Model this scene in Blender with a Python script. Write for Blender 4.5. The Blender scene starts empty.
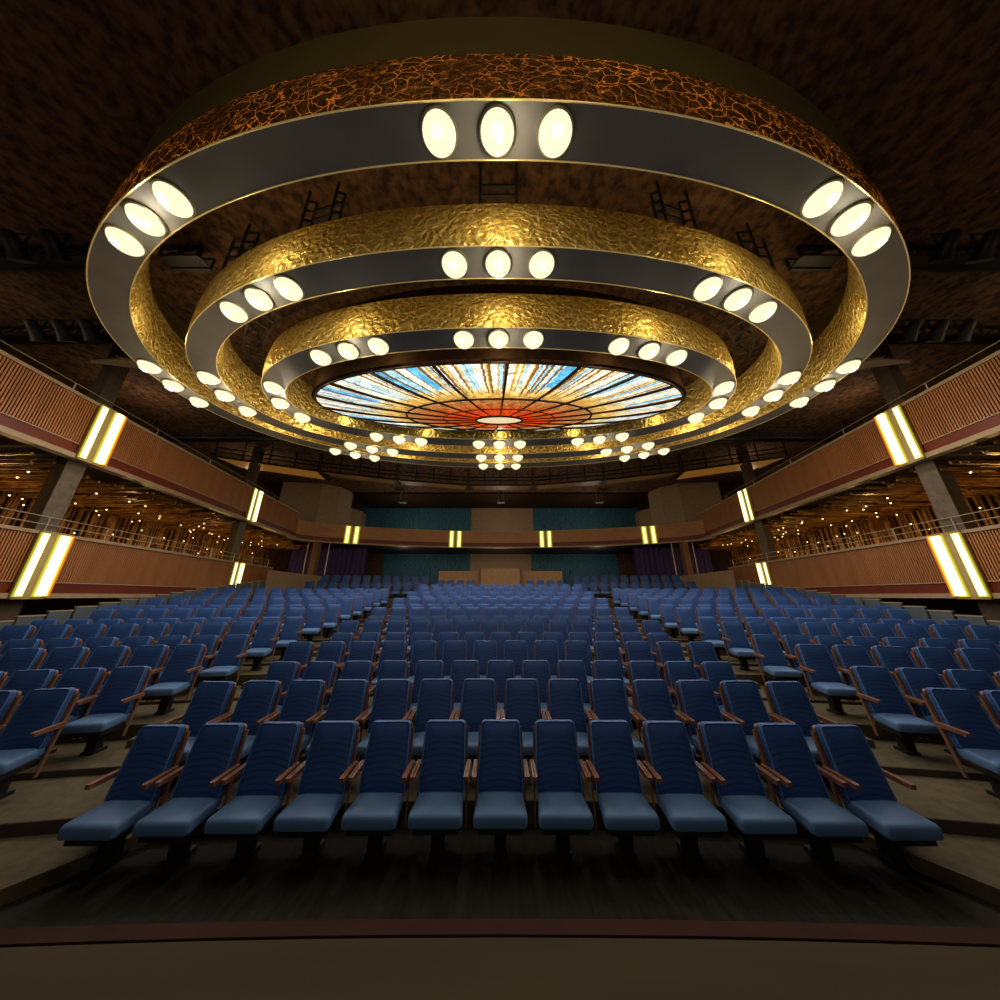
import bpy, math, random
from mathutils import Vector, Matrix
random.seed(7)
PI = math.pi
scene = bpy.context.scene
col = scene.collection
P = 0.6                 # seat pitch in metres
EYE = 2.37              # eye height above the front floor; everything is built round the eye, then lifted
H = 6.15                # height of the big ring above the eye
CZ = 1.37 * H            # ceiling
CY = 1.294 * H          # centre of the oval chandelier

# ------------------------------------------------------------------ helpers
class MB:
    def __init__(s): s.v = []; s.f = []; s.uv = None
    def add(s, vs, fs):
        n = len(s.v); s.v += [tuple(v) for v in vs]; s.f += [tuple(i + n for i in f) for f in fs]
        return s
    def box(s, c, d, rz=0.0, rx=0.0):
        x, y, z = d[0] / 2, d[1] / 2, d[2] / 2
        vs = [Vector((sx * x, sy * y, sz * z)) for sz in (-1, 1) for sy in (-1, 1) for sx in (-1, 1)]
        m = Matrix.Rotation(rz, 3, 'Z') @ Matrix.Rotation(rx, 3, 'X')
        vs = [m @ v + Vector(c) for v in vs]
        return s.add(vs, [(0, 2, 3, 1), (4, 5, 7, 6), (0, 1, 5, 4), (2, 6, 7, 3), (0, 4, 6, 2), (1, 3, 7, 5)])
    def hexa(s, lo, hi):          # two loops of 4, bottom and top
        return s.add(list(lo) + list(hi), [(3, 2, 1, 0), (4, 5, 6, 7), (0, 1, 5, 4), (1, 2, 6, 5), (2, 3, 7, 6), (3, 0, 4, 7)])
    def loft(s, loops, cap=True, closed=True):
        n = len(loops[0]); vs = [p for l in loops for p in l]; fs = []
        for k in range(len(loops) - 1):
            for i in range(n if closed else n - 1):
                j = (i + 1) % n
                fs.append((k * n + i, k * n + j, (k + 1) * n + j, (k + 1) * n + i))
        if cap:
            fs.append(tuple(reversed(range(n)))); fs.append(tuple(range((len(loops) - 1) * n, len(loops) * n)))
        return s.add(vs, fs)
    def tube(s, pts, r, n=6, closed=False):
        pts = [Vector(p) for p in pts]; loops = []
        m = len(pts)
        for i, p in enumerate(pts):
            a = pts[(i - 1) % m] if closed or i > 0 else p
            b = pts[(i + 1) % m] if closed or i < m - 1 else p
            t = (b - a).normalized()
            u = t.cross(Vector((0, 0, 1)))
            if u.length < 1e-3: u = t.cross(Vector((0, 1, 0)))
            u.normalize(); w = u.cross(t)
            rr = r(i / max(1, m - 1)) if callable(r) else r
            loops.append([p + (u * math.cos(2 * PI * k / n) + w * math.sin(2 * PI * k / n)) * rr for k in range(n)])
        if closed: loops.append(loops[0])
        return s.loft(loops, cap=not closed)
    def bar(s, a, b, w, d=None):
        a = Vector(a); b = Vector(b); t = (b - a).normalized(); d = d or w
        u = t.cross(Vector((0, 0, 1)))
        if u.length < 1e-3: u = Vector((1, 0, 0))
        u.normalize(); q = u.cross(t)
        c = [u * sx * w / 2 + q * sy * d / 2 for sx, sy in ((-1, -1), (1, -1), (1, 1), (-1, 1))]
        return s.loft([[a + e for e in c], [b + e for e in c]])
    def build(s, name, mat, parent=None, smooth=None, loc=None):
        me = bpy.data.meshes.new(name); me.from_pydata(s.v, [], s.f); me.update()
        if smooth:
            for p in me.polygons: p.use_smooth = True
            me.set_sharp_from_angle(angle=math.radians(smooth))
        if s.uv:
            l = me.uv_layers.new(name='map')
            for p in me.polygons:
                us = [s.uv[me.loops[i].vertex_index] for i in p.loop_indices]
                wrap = max(u[0] for u in us) - min(u[0] for u in us) > .5
                for i, u in zip(p.loop_indices, us):
                    l.data[i].uv = (u[0] + 1 if wrap and u[0] < .5 else u[0], u[1])
        me.materials.append(mat)
        o = bpy.data.objects.new(name, me); col.objects.link(o)
        if parent: o.parent = parent
        if loc: o.location = loc
        return o

def fix_normals(o):
    import bmesh
    bm = bmesh.new(); bm.from_mesh(o.data)
    bmesh.ops.recalc_face_normals(bm, faces=bm.faces[:]); bm.to_mesh(o.data); bm.free()
    return o
def tag(o, label, cat, group=None, kind=None):
    o['label'] = label; o['category'] = cat
    if group: o['group'] = group
    if kind: o['kind'] = kind
    return o
def struct(o): o['kind'] = 'structure'; return o
def empty(name, loc=(0, 0, 0), rz=0.0, parent=None):
    o = bpy.data.objects.new(name, None); col.objects.link(o)
    o.location = loc; o.rotation_euler = (0, 0, rz); o.empty_display_size = .2
    if parent: o.parent = parent
    return o
def copy_tree(o, kids, parent=None):
    c = o.copy(); col.objects.link(c)
    if parent: c.parent = parent
    for ch in kids.get(o.name, []): copy_tree(ch, kids, c)
    return c
def kids_of(root):
    d = {}
    for o in root.children_recursive: d.setdefault(o.parent.name, []).append(o)
    return d
ORD = ['front', 'second', 'third', 'fourth', 'fifth', 'sixth', 'seventh', 'eighth', 'ninth', 'tenth', 'eleventh', 'twelfth',
       'thirteenth', 'fourteenth', 'fifteenth', 'sixteenth', 'seventeenth', 'eighteenth', 'nineteenth', 'twentieth']
ORD1 = ['first'] + ORD[1:]

# ------------------------------------------------------------------ materials
def new_mat(name):
    m = bpy.data.materials.new(name); m.use_nodes = True
    nt = m.node_tree; return m, nt, nt.nodes['Principled BSDF']
def N(nt, t, **kw):
    n = nt.nodes.new(t)
    for k, v in kw.items():
        if k.startswith('i_'): n.inputs[k[2:].replace('_', ' ')].default_value = v
        else: setattr(n, k, v)
    return n
def rgba(c): return (c[0], c[1], c[2], 1)
def plain(name, c, rough=.5, metal=0.0, noise=None, c2=None, scale=8, stretch=(1, 1, 1), bump=0.0, emit=None, estr=0.0, spec=.5, detail=4):
    m, nt, b = new_mat(name)
    b.inputs['Base Color'].default_value = rgba(c); b.inputs['Roughness'].default_value = rough
    b.inputs['Metallic'].default_value = metal; b.inputs['Specular IOR Level'].default_value = spec
    if emit:
        b.inputs['Emission Color'].default_value = rgba(emit); b.inputs['Emission Strength'].default_value = estr
    if c2 is not None or bump:
        tc = N(nt, 'ShaderNodeTexCoord'); mp = N(nt, 'ShaderNodeMapping'); mp.inputs['Scale'].default_value = stretch
        nz = N(nt, 'ShaderNodeTexNoise'); nz.inputs['Scale'].default_value = scale; nz.inputs['Detail'].default_value = detail
        nt.links.new(tc.outputs['Object'], mp.inputs['Vector']); nt.links.new(mp.outputs['Vector'], nz.inputs['Vector'])
        if c2 is not None:
            rp = N(nt, 'ShaderNodeValToRGB'); rp.color_ramp.elements[0].color = rgba(c); rp.color_ramp.elements[1].color = rgba(c2)
            rp.color_ramp.elements[0].position = .35; rp.color_ramp.elements[1].position = .65
            nt.links.new(nz.outputs['Fac'], rp.inputs['Fac']); nt.links.new(rp.outputs['Color'], b.inputs['Base Color'])
        if bump:
            bp = N(nt, 'ShaderNodeBump'); bp.inputs['Strength'].default_value = bump; bp.inputs['Distance'].default_value = .03
            nt.links.new(nz.outputs['Fac'], bp.inputs['Height']); nt.links.new(bp.outputs['Normal'], b.inputs['Normal'])
    return m
def emission(name, c, s):
    m, nt, b = new_mat(name)
    b.inputs['Base Color'].default_value = rgba((0, 0, 0)); b.inputs['Roughness'].default_value = .4
    b.inputs['Emission Color'].default_value = rgba(c); b.inputs['Emission Strength'].default_value = s
    return m

def gold_mat(name, c, c2, crack, rough, scale=3.2, glow=0.0, metal=.55, fold=.05, bumpd=.05, warp=.35):
    """hammered gold foil: cells with bright folds"""
    m, nt, b = new_mat(name)
    tc = N(nt, 'ShaderNodeTexCoord')
    nz = N(nt, 'ShaderNodeTexNoise', i_Scale=2.6); nz.inputs['Detail'].default_value = 6
    add = N(nt, 'ShaderNodeMixRGB', blend_type='ADD'); add.inputs['Fac'].default_value = warp
    nt.links.new(tc.outputs['Object'], nz.inputs['Vector'])
    nt.links.new(tc.outputs['Object'], add.inputs['Color1']); nt.links.new(nz.outputs['Color'], add.inputs['Color2'])
    v = N(nt, 'ShaderNodeTexVoronoi', feature='DISTANCE_TO_EDGE', i_Scale=scale)
    nt.links.new(add.outputs['Color'], v.inputs['Vector'])
    v2 = N(nt, 'ShaderNodeTexVoronoi', i_Scale=scale * 2.3)
    nt.links.new(add.outputs['Color'], v2.inputs['Vector'])
    mr = N(nt, 'ShaderNodeMapRange'); mr.inputs['From Max'].default_value = fold
    nt.links.new(v.outputs['Distance'], mr.inputs['Value'])
    big = N(nt, 'ShaderNodeTexNoise', i_Scale=.9); nt.links.new(tc.outputs['Object'], big.inputs['Vector'])
    rp = N(nt, 'ShaderNodeValToRGB'); rp.color_ramp.elements[0].color = rgba(c); rp.color_ramp.elements[1].color = rgba(c2)
    rp.color_ramp.elements[0].position = .35; rp.color_ramp.elements[1].position = .65
    nt.links.new(v2.outputs['Distance'], rp.inputs['Fac'])
    mx = N(nt, 'ShaderNodeMixRGB'); mx.inputs['Color1'].default_value = rgba(crack)
    nt.links.new(mr.outputs['Result'], mx.inputs['Fac']); nt.links.new(rp.outputs['Color'], mx.inputs['Color2'])
    nt.links.new(mx.outputs['Color'], b.inputs['Base Color'])
    b.inputs['Metallic'].default_value = metal; b.inputs['Roughness'].default_value = rough
    if glow:      # light painted into the folds of the foil as emission
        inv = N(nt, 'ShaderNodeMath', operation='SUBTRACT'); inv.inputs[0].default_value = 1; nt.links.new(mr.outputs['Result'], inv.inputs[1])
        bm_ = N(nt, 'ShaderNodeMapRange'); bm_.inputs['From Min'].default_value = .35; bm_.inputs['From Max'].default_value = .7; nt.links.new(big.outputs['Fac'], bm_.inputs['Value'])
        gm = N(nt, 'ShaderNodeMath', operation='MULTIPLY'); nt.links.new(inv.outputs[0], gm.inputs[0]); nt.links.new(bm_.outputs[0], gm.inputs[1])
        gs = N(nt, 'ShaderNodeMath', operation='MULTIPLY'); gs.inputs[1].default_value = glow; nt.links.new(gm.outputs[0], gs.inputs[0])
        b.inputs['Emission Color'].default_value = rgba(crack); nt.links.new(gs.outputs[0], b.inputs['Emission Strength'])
    sm = N(nt, 'ShaderNodeMath', operation='ADD'); nt.links.new(v2.outputs['Distance'], sm.inputs[0]); nt.links.new(v.outputs['Distance'], sm.inputs[1])
    bp = N(nt, 'ShaderNodeBump'); bp.inputs['Strength'].default_value = 1.0; bp.inputs['Distance'].default_value = bumpd
    nt.links.new(sm.outputs[0], bp.inputs['Height']); nt.links.new(bp.outputs['Normal'], b.inputs['Normal'])
    return m

M = {}
M['gold'] = gold_mat('hammered_gold', (.5, .33, .06), (.75, .54, .15), (1, .82, .38), .36, 4.2)
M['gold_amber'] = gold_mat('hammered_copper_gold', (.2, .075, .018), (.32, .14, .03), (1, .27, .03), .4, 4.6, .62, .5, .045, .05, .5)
M['gold_trim'] = plain('gold_edge', (.9, .65, .25), .3, .6, emit=(1, .7, .25), estr=.12)  # faint emission paints a gleam on the trim, which is no lamp
M['soffit'] = plain('grey_soffit', (.2, .185, .16), .45, c2=(.23, .21, .18), scale=1.5)
M['collar'] = plain('olive_collar', (.11, .083, .02), .6, c2=(.125, .093, .025), scale=1)
M['lamp'] = emission('lamp_glass', (1, .93, .6), 1.12)
M['lamp_core'] = emission('lamp_core', (1, .97, .8), 1.5)
M['bezel'] = plain('lamp_bezel', (.5, .42, .25), .35, .7)
M['cork'] = plain('cork_plaster', (.05, .02, .009), .9, c2=(.2, .1, .042), scale=5.5, bump=.5, detail=3)
M['cork_wall'] = plain('cork_wall', (.07, .03, .013), .9, c2=(.13, .065, .028), scale=5, bump=.5, detail=6)
M['tan_wall'] = plain('tan_plaster', (.30, .20, .12), .85, c2=(.36, .25, .155), scale=9)
M['dark'] = plain('black_metal', (.012, .011, .01), .5, .2, c2=(.018, .016, .014), scale=6)
M['truss'] = plain('truss_grey', (.022, .02, .018), .6, .3, c2=(.03, .027, .024), scale=6)
M['housing'] = plain('dark_housing', (.03, .015, .007), .95, c2=(.05, .025, .012), scale=6, spec=.1)
M['slat'] = plain('fascia_slat_wood', (.36, .14, .047), .5, c2=(.44, .18, .064), scale=3, stretch=(1, 1, .15))
M['slat_back'] = plain('fascia_backing', (.06, .02, .012), .7, c2=(.08, .03, .015), scale=4)
M['red_band'] = plain('red_brown_band', (.13, .018, .006), .5, c2=(.165, .024, .008), scale=2)
M['ledge'] = plain('beige_ledge', (.36, .25, .15), .5, c2=(.42, .3, .18), scale=3)
M['bal_face'] = plain('brown_balcony_face', (.4, .18, .075), .55, c2=(.47, .22, .095), scale=2, stretch=(1, 1, 6))
M['bar_light'] = emission('light_bar', (1, .92, .42), 2.3)
M['bar_back'] = emission('light_bar_small', (1, .9, .28), 1.9)
M['bar_halo'] = plain('bar_halo_olive', (.3, .27, .03), .5, emit=(.55, .45, .01), estr=.55)  # halo round the light bars, painted as a glowing olive backing
M['amber2'] = plain('sconce_yellow_glow', (.9, .6, .05), .4, emit=(1, .62, .02), estr=1.0)  # yellow glow beside the bar, painted as a glowing strip
M['plate'] = plain('sconce_plate', (.33, .22, .11), .5, c2=(.38, .26, .13), scale=4)
M['amber'] = plain('sconce_amber_glow', (.8, .3, .03), .4, emit=(1, .24, .01), estr=.55)  # amber glow on the wall, painted as a glowing strip
M['column_shade'] = plain('column_shaded_body', (.06, .035, .02), .7, c2=(.08, .048, .028), scale=6)  # the column's unlit side: shade put into the colour
M['column'] = plain('column_stone', (.11, .082, .055), .6, c2=(.16, .12, .085), scale=7)
M['gslat'] = plain('gallery_slat', (.14, .06, .015), .35, .2, c2=(.42, .21, .055), scale=2.6, detail=2)
M['gback'] = plain('gallery_backing', (.035, .015, .006), .8, c2=(.05, .022, .009), scale=3)
M['spot'] = emission('tiny_spot', (1, .72, .3), 4.0)
M['spot_rim'] = plain('tiny_spot_rim', (.1, .07, .04), .4, .4, c2=(.12, .08, .05), scale=20)
M['rail'] = plain('rail_metal', (.42, .36, .27), .4, .5, c2=(.46, .4, .3), scale=9)
M['carpet'] = plain('brown_carpet', (.06, .045, .02), .95, c2=(.095, .072, .034), scale=9, bump=.2)
M['riser'] = plain('riser_dark', (.045, .033, .02), .8, c2=(.06, .045, .026), scale=5)
M['pit'] = plain('pit_floor', (.011, .009, .006), .75, c2=(.02, .016, .011), scale=7, stretch=(3, .6, 1), bump=.1, spec=.15)
M['stage'] = plain('stage_boards', (.05, .037, .02), .85, c2=(.058, .044, .025), scale=2, stretch=(.3, 3, 1), spec=.08)
M['nosing'] = plain('stage_nosing', (.032, .013, .008), .85, c2=(.042, .018, .011), scale=3, spec=.08)
M['wood'] = plain('arm_wood', (.16, .065, .038), .4, c2=(.26, .112, .068), scale=10, stretch=(4, .7, 1.5))
M['frame_wood'] = plain('frame_wood', (.13, .055, .03), .45, c2=(.2, .09, .05), scale=9, stretch=(2, 2, .6))
M['booth'] = plain('booth_wood', (.36, .19, .08), .6, c2=(.42, .23, .1), scale=5)
M['panel'] = plain('grey_panel', (.085, .105, .12), .4, c2=(.1, .125, .14), scale=2)
M['purple'] = plain('purple_drape', (.035, .018, .13), .7, c2=(.05, .025, .17), scale=3)
M['seat_far'] = plain('blue_fabric_far', (.03, .095, .26), .6, c2=(.04, .115, .3), scale=9)

def fabric(name, dark, light, channel_shade):
    m, nt, b = new_mat(name)
    tc = N(nt, 'ShaderNodeTexCoord'); nz = N(nt, 'ShaderNodeTexNoise', i_Scale=5.0)
    nt.links.new(tc.outputs['Object'], nz.inputs['Vector'])
    rp = N(nt, 'ShaderNodeValToRGB'); rp.color_ramp.elements[0].color = rgba(dark); rp.color_ramp.elements[1].color = rgba(light)
    nt.links.new(nz.outputs['Fac'], rp.inputs['Fac']); outc = rp.outputs['Color']
    if channel_shade:   # shadows of quilted channels darkened into the colour, bowing upwards in the middle
        sp = N(nt, 'ShaderNodeSeparateXYZ'); nt.links.new(tc.outputs['Object'], sp.inputs['Vector'])
        x2 = N(nt, 'ShaderNodeMath', operation='MULTIPLY'); nt.links.new(sp.outputs['X'], x2.inputs[0]); nt.links.new(sp.outputs['X'], x2.inputs[1])
        k = N(nt, 'ShaderNodeMath', operation='MULTIPLY_ADD'); k.inputs[1].default_value = .9
        nt.links.new(x2.outputs[0], k.inputs[0]); nt.links.new(sp.outputs['Z'], k.inputs[2])
        f = N(nt, 'ShaderNodeMath', operation='MULTIPLY'); f.inputs[1].default_value = 2 * PI / .052; nt.links.new(k.outputs[0], f.inputs[0])
        s = N(nt, 'ShaderNodeMath', operation='SINE'); nt.links.new(f.outputs[0], s.inputs[0])
        mr = N(nt, 'ShaderNodeMapRange'); mr.inputs['From Min'].default_value = -1; mr.inputs['From Max'].default_value = -.35
        mr.inputs['To Min'].default_value = .5; nt.links.new(s.outputs[0], mr.inputs['Value'])
        # only on the lower three quarters of the back
        mz = N(nt, 'ShaderNodeMapRange'); mz.inputs['From Min'].default_value = .86; mz.inputs['From Max'].default_value = .93
        nt.links.new(sp.outputs['Z'], mz.inputs['Value'])
        mm = N(nt, 'ShaderNodeMath', operation='MAXIMUM'); nt.links.new(mr.outputs[0], mm.inputs[0]); nt.links.new(mz.outputs[0], mm.inputs[1])
        mx = N(nt, 'ShaderNodeMixRGB', blend_type='MULTIPLY'); mx.inputs['Fac'].default_value = 1
        nt.links.new(outc, mx.inputs['Color1']); nt.links.new(mm.outputs[0], mx.inputs['Color2']); outc = mx.outputs['Color']
    nt.links.new(outc, b.inputs['Base Color'])
    b.inputs['Roughness'].default_value = .55; b.inputs['Sheen Weight'].default_value = .25; b.inputs['Sheen Roughness'].default_value = .4
    b.inputs['Sheen Tint'].default_value = (.4, .6, 1, 1)
    return m
M['blue_back'] = fabric('blue_back_fabric', (.012, .058, .22), (.017, .076, .28), True)
M['edge_sheen'] = plain('pale_blue_edge_sheen', (.06, .16, .4), .5, c2=(.075, .19, .45), scale=8)  # pale tube stands in for the sheen along the backrest edges
M['blue_seat'] = fabric('blue_seat_fabric_lit', (.07, .155, .33), (.09, .19, .38), False)  # paler than the backs: highlight on the cushions put into the colour

def teal_mat():
    m, nt, b = new_mat('teal_patterned_panel')
    tc = N(nt, 'ShaderNodeTexCoord'); w = N(nt, 'ShaderNodeTexWave', i_Scale=1.5); w.inputs['Distortion'].default_value = 16; w.inputs['Detail'].default_value = 2
    nt.links.new(tc.outputs['Object'], w.inputs['Vector'])
    rp = N(nt, 'ShaderNodeValToRGB'); rp.color_ramp.elements[0].color = (.014, .07, .115, 1); rp.color_ramp.elements[1].color = (.04, .17, .26, 1)
    nt.links.new(w.outputs['Fac'], rp.inputs['Fac']); nt.links.new(rp.outputs['Color'], b.inputs['Base Color']); b.inputs['Roughness'].default_value = .7
    return m
M['teal'] = teal_mat()

def glass_mat():
    """leaded stained glass: u runs round the oval, v from centre to rim"""
    m, nt, b = new_mat('stained_glass')
    uv = N(nt, 'ShaderNodeUVMap'); sp = N(nt, 'ShaderNodeSeparateXYZ'); nt.links.new(uv.outputs['UV'], sp.inputs['Vector'])
    nz = N(nt, 'ShaderNodeTexNoise', i_Scale=26.0); nt.links.new(uv.outputs['UV'], nz.inputs['Vector'])
    # radial ramp
    ramp = N(nt, 'ShaderNodeValToRGB'); cr = ramp.color_ramp
    stops = [(0, (.8, .09, .01)), (.14, (.75, .05, .004)), (.24, (.62, .06, .006)), (.36, (.5, .12, .02)), (.5, (.5, .24, .07)), (.56, (.8, .45, .09)), (.64, (.95, .74, .32)), (.74, (1, .94, .74)), (1, (1, .96, .8))]
    cr.elements[0].position = 0; cr.elements[0].color = rgba(stops[0][1]); cr.elements[1].position = 1; cr.elements[1].color = rgba(stops[-1][1])
    for p, c in stops[1:-1]:
        e = cr.elements.new(p); e.color = rgba(c)
    jit = N(nt, 'ShaderNodeMath', operation='MULTIPLY_ADD'); jit.inputs[1].default_value = .16
    j0 = N(nt, 'ShaderNodeMath', operation='SUBTRACT'); j0.inputs[1].default_value = .5
    nt.links.new(nz.outputs['Fac'], j0.inputs[0]); nt.links.new(j0.outputs[0], jit.inputs[0]); nt.links.new(sp.outputs['Y'], jit.inputs[2])
    nt.links.new(jit.outputs[0], ramp.inputs['Fac'])
    # radial streaks: sample a 1D-like noise along u, slightly bent by v
    def streak(freq, off, lo, hi, bend=.004):
        a = N(nt, 'ShaderNodeMath', operation='MULTIPLY_ADD'); a.inputs[1].default_value = bend; nt.links.new(nz.outputs['Fac'], a.inputs[0]); nt.links.new(sp.outputs['X'], a.inputs[2])
        c = N(nt, 'ShaderNodeCombineXYZ'); 
        q = N(nt, 'ShaderNodeMath', operation='MULTIPLY'); q.inputs[1].default_value = freq; nt.links.new(a.outputs[0], q.inputs[0])
        nt.links.new(q.outputs[0], c.inputs['X']); c.inputs['Y'].default_value = off
        t = N(nt, 'ShaderNodeTexNoise', i_Scale=1.0); t.inputs['Detail'].default_value = 0; nt.links.new(c.outputs[0], t.inputs['Vector'])
        r = N(nt, 'ShaderNodeMapRange'); r.inputs['From Min'].default_value = lo; r.inputs['From Max'].default_value = hi
        nt.links.new(t.outputs['Fac'], r.inputs['Value']); return r.outputs['Result']
    def outer(lo, hi):
        r = N(nt, 'ShaderNodeMapRange'); r.inputs['From Min'].default_value = lo; r.inputs['From Max'].default_value = hi
        nt.links.new(jit.outputs[0], r.inputs['Value']); return r.outputs['Result']
    def mul(a, b_):
        n = N(nt, 'ShaderNodeMath', operation='MULTIPLY'); nt.links.new(a, n.inputs[0]); nt.links.new(b_, n.inputs[1]); return n.outputs[0]
    def mix(fac, c1, c2):
        n = N(nt, 'ShaderNodeMixRGB'); nt.links.new(fac, n.inputs['Fac']); nt.links.new(c1, n.inputs['Color1']); n.inputs['Color2'].default_value = rgba(c2); return n.outputs['Color']
    c = ramp.outputs['Color']
    c = mix(mul(streak(210, 3.1, .57, .6), outer(.55, .6)), c, (.8, .42, .03))
    c = mix(mul(streak(120, 9.7, .60, .61), outer(.66, .7)), c, (.14, .54, .86))
    c = mix(mul(streak(150, 21.3, .63, .65), outer(.6, .66)), c, (.45, .78, .9))
    c = mix(mul(streak(260, 33.3, .62, .64), outer(.55, .6)), c, (.25, .12, .03))
    # lead cells
    mp = N(nt, 'ShaderNodeMapping'); mp.inputs['Scale'].default_value = (130, 20, 1); nt.links.new(uv.outputs['UV'], mp.inputs['Vector'])
    v = N(nt, 'ShaderNodeTexVoronoi', feature='DISTANCE_TO_EDGE', i_Scale=1.0); nt.links.new(mp.outputs['Vector'], v.inputs['Vector'])
    mr = N(nt, 'ShaderNodeMapRange'); mr.inputs['From Max'].default_value = .07; mr.inputs['To Min'].default_value = .25; nt.links.new(v.outputs['Distance'], mr.inputs['Value'])
    mx = N(nt, 'ShaderNodeMixRGB', blend_type='MULTIPLY'); mx.inputs['Fac'].default_value = .8
    nt.links.new(c, mx.inputs['Color1']); nt.links.new(mr.outputs['Result'], mx.inputs['Color2'])
    vc = N(nt, 'ShaderNodeTexVoronoi', i_Scale=1.0); nt.links.new(mp.outputs['Vector'], vc.inputs['Vector'])
    sc = N(nt, 'ShaderNodeSeparateColor'); nt.links.new(vc.outputs['Color'], sc.inputs['Color'])
    vr = N(nt, 'ShaderNodeMapRange'); vr.inputs['To Min'].default_value = .45; vr.inputs['To Max'].default_value = 1.25; nt.links.new(sc.outputs[0], vr.inputs['Value'])
    m2 = N(nt, 'ShaderNodeMixRGB', blend_type='MULTIPLY'); m2.inputs['Fac'].default_value = .75
    nt.links.new(mx.outputs['Color'], m2.inputs['Color1']); nt.links.new(vr.outputs['Result'], m2.inputs['Color2']); mx = m2
    nt.links.new(mx.outputs['Color'], b.inputs['Emission Color']); b.inputs['Emission Strength'].default_value = 1.3
    nt.links.new(mx.outputs['Color'], b.inputs['Base Color']); b.inputs['Roughness'].default_value = .3
    return m
M['glass'] = glass_mat()
M['lead'] = plain('dark_lead_rib', (.035, .018, .008), .5, .3, c2=(.045, .022, .01), scale=8)
M['medallion'] = plain('medallion_glass', (.9, .55, .25), .4, c2=(1, .9, .6), scale=9, emit=(1, .78, .45), estr=.85)

# ------------------------------------------------------------------ oval curves
def oval(a, b, n_pts=220, ex=2.12):
    raw = []
    for k in range(2000):
        t = 2 * PI * k / 2000
        s, c = math.sin(t), math.cos(t)
        raw.append((a * math.copysign(abs(s) ** (2 / ex), s), -b * math.copysign(abs(c) ** (2 / ex), c)))
    L = [0]
    for i in range(1, 2001):
        p, q = raw[i - 1], raw[i % 2000]; L.append(L[-1] + math.hypot(q[0] - p[0], q[1] - p[1]))
    return raw, L
def at_len(raw, L, s):
    T = L[-1]; s %= T
    lo, hi = 0, 2000
    while hi - lo > 1:
        m = (lo + hi) // 2
        if L[m] <= s: lo = m
        else: hi = m
    f = (s - L[lo]) / max(1e-9, L[hi] - L[lo]); p, q = raw[lo % 2000], raw[hi % 2000]
    x = p[0] + (q[0] - p[0]) * f; y = p[1] + (q[1] - p[1]) * f
    tx, ty = q[0] - p[0], q[1] - p[1]; l = math.hypot(tx, ty) or 1
    return x, y, ty / l, -tx / l          # point and outward normal (curve runs anticlockwise from the stage side)
def off_loop(raw, L, d, z, n=220):
    out = []
    for k in range(n):
        x, y, nx, ny = at_len(raw, L, L[-1] * k / n)
        out.append((x + nx * d, CY + y + ny * d, z))
    return out

# ------------------------------------------------------------------ chandelier rings
def lamp_mesh(R):
    D = .82 * R; prof = [(R, .01), (R, -.04 * R)] + [(R * math.cos(a), -.04 * R - D * math.sin(a)) for a in (.2, .42, .66, .9, 1.14, 1.36, 1.5)]
    n = 24; m = MB()
    m.loft([[(r * math.cos(2 * PI * k / n), r * math.sin(2 * PI * k / n), z) for k in range(n)] for r, z in prof])
    return m
def bezel_mesh(R):
    m = MB(); n = 24
    prof = [(R * 1.09, .02), (R * 1.09, -.025), (R * .99, -.03), (R * .97, .02)]
    m.loft([[(r * math.cos(2 * PI * k / n), r * math.sin(2 * PI * k / n), z) for k in range(n)] for r, z in prof], cap=False)
    return m
def ring(a, b, z, hgt, groups, label, outer_mat, collar=None):
    raw, L = oval(a, b); w = .046 * H
    root = empty('chandelier_ring', (0, 0, 0))
    tag(root, label, 'chandelier', 'oval chandelier rings')
    lo = lambda d, zz: off_loop(raw, L, d, zz)
    m = MB(); lp = [lo(w, z), lo(w + .03, z + .25 * hgt), lo(w + .04, z + .6 * hgt), lo(w, z + hgt)]
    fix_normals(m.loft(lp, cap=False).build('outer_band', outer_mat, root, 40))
    m = MB(); lp = [lo(-w, z), lo(-w - .03, z + .25 * hgt), lo(-w - .04, z + .6 * hgt), lo(-w, z + hgt)]
    fix_normals(m.loft(lp, cap=False).build('inner_band', M['gold'], root, 40))
    MB().loft([lo(-w, z), lo(w, z), lo(w, z + .03), lo(-w, z + .03), lo(-w, z)], cap=False).build('soffit_band', M['soffit'], root)
    MB().loft([lo(-w, z + hgt), lo(w, z + hgt)], cap=False).build('top_cover', M['dark'], root)
    MB().tube(lo(w, z), .011, 5, True).build('edge_trim', M['gold_trim'], root, 60)
    MB().tube(lo(-w, z), .011, 5, True).build('edge_trim', M['gold_trim'], root, 60)
    if collar:
        MB().loft([lo(w - .02, z + hgt), lo(w + .02, collar)], cap=False).build('collar', M['collar'], root, 40)
    R = .038 * H; pos = []
    tlen = lambda deg: L[int(round((deg % 360) / 360 * 2000))]
    proto = None
    for deg in groups:
        s0 = tlen(deg)
        for k in (-1, 0, 1):
            x, y, nx, ny = at_len(raw, L, s0 + k * .131 * H)
            pos.append((x, CY + y, z))
            if proto is None:
                lamp = lamp_mesh(R).build('lamp', M['lamp'], root, 50)
                bz = bezel_mesh(R).build('lamp_rim', M['bezel'], lamp, 50)
                core = MB()
                for q in (-1, 0, 1):
                    core.tube([(q * .055, -y_, -.04 * R - .82 * R * math.sqrt(1 - (y_ / R) ** 2)) for y_ in (.03, .07, .11, .15)], .016, 8)
                cr = core.build('tube_cluster', M['lamp_core'], lamp, 50)
                proto = (lamp, bz, cr); me = lamp
            else:
                me = proto[0].copy(); col.objects.link(me); me.parent = root
                for part in proto[1:]:
                    c = part.copy(); col.objects.link(c); c.parent = me
            me.location = (x, CY + y, z - .005); me.rotation_euler = (0, 0, math.atan2(nx, -ny))
    return root, pos
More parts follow.
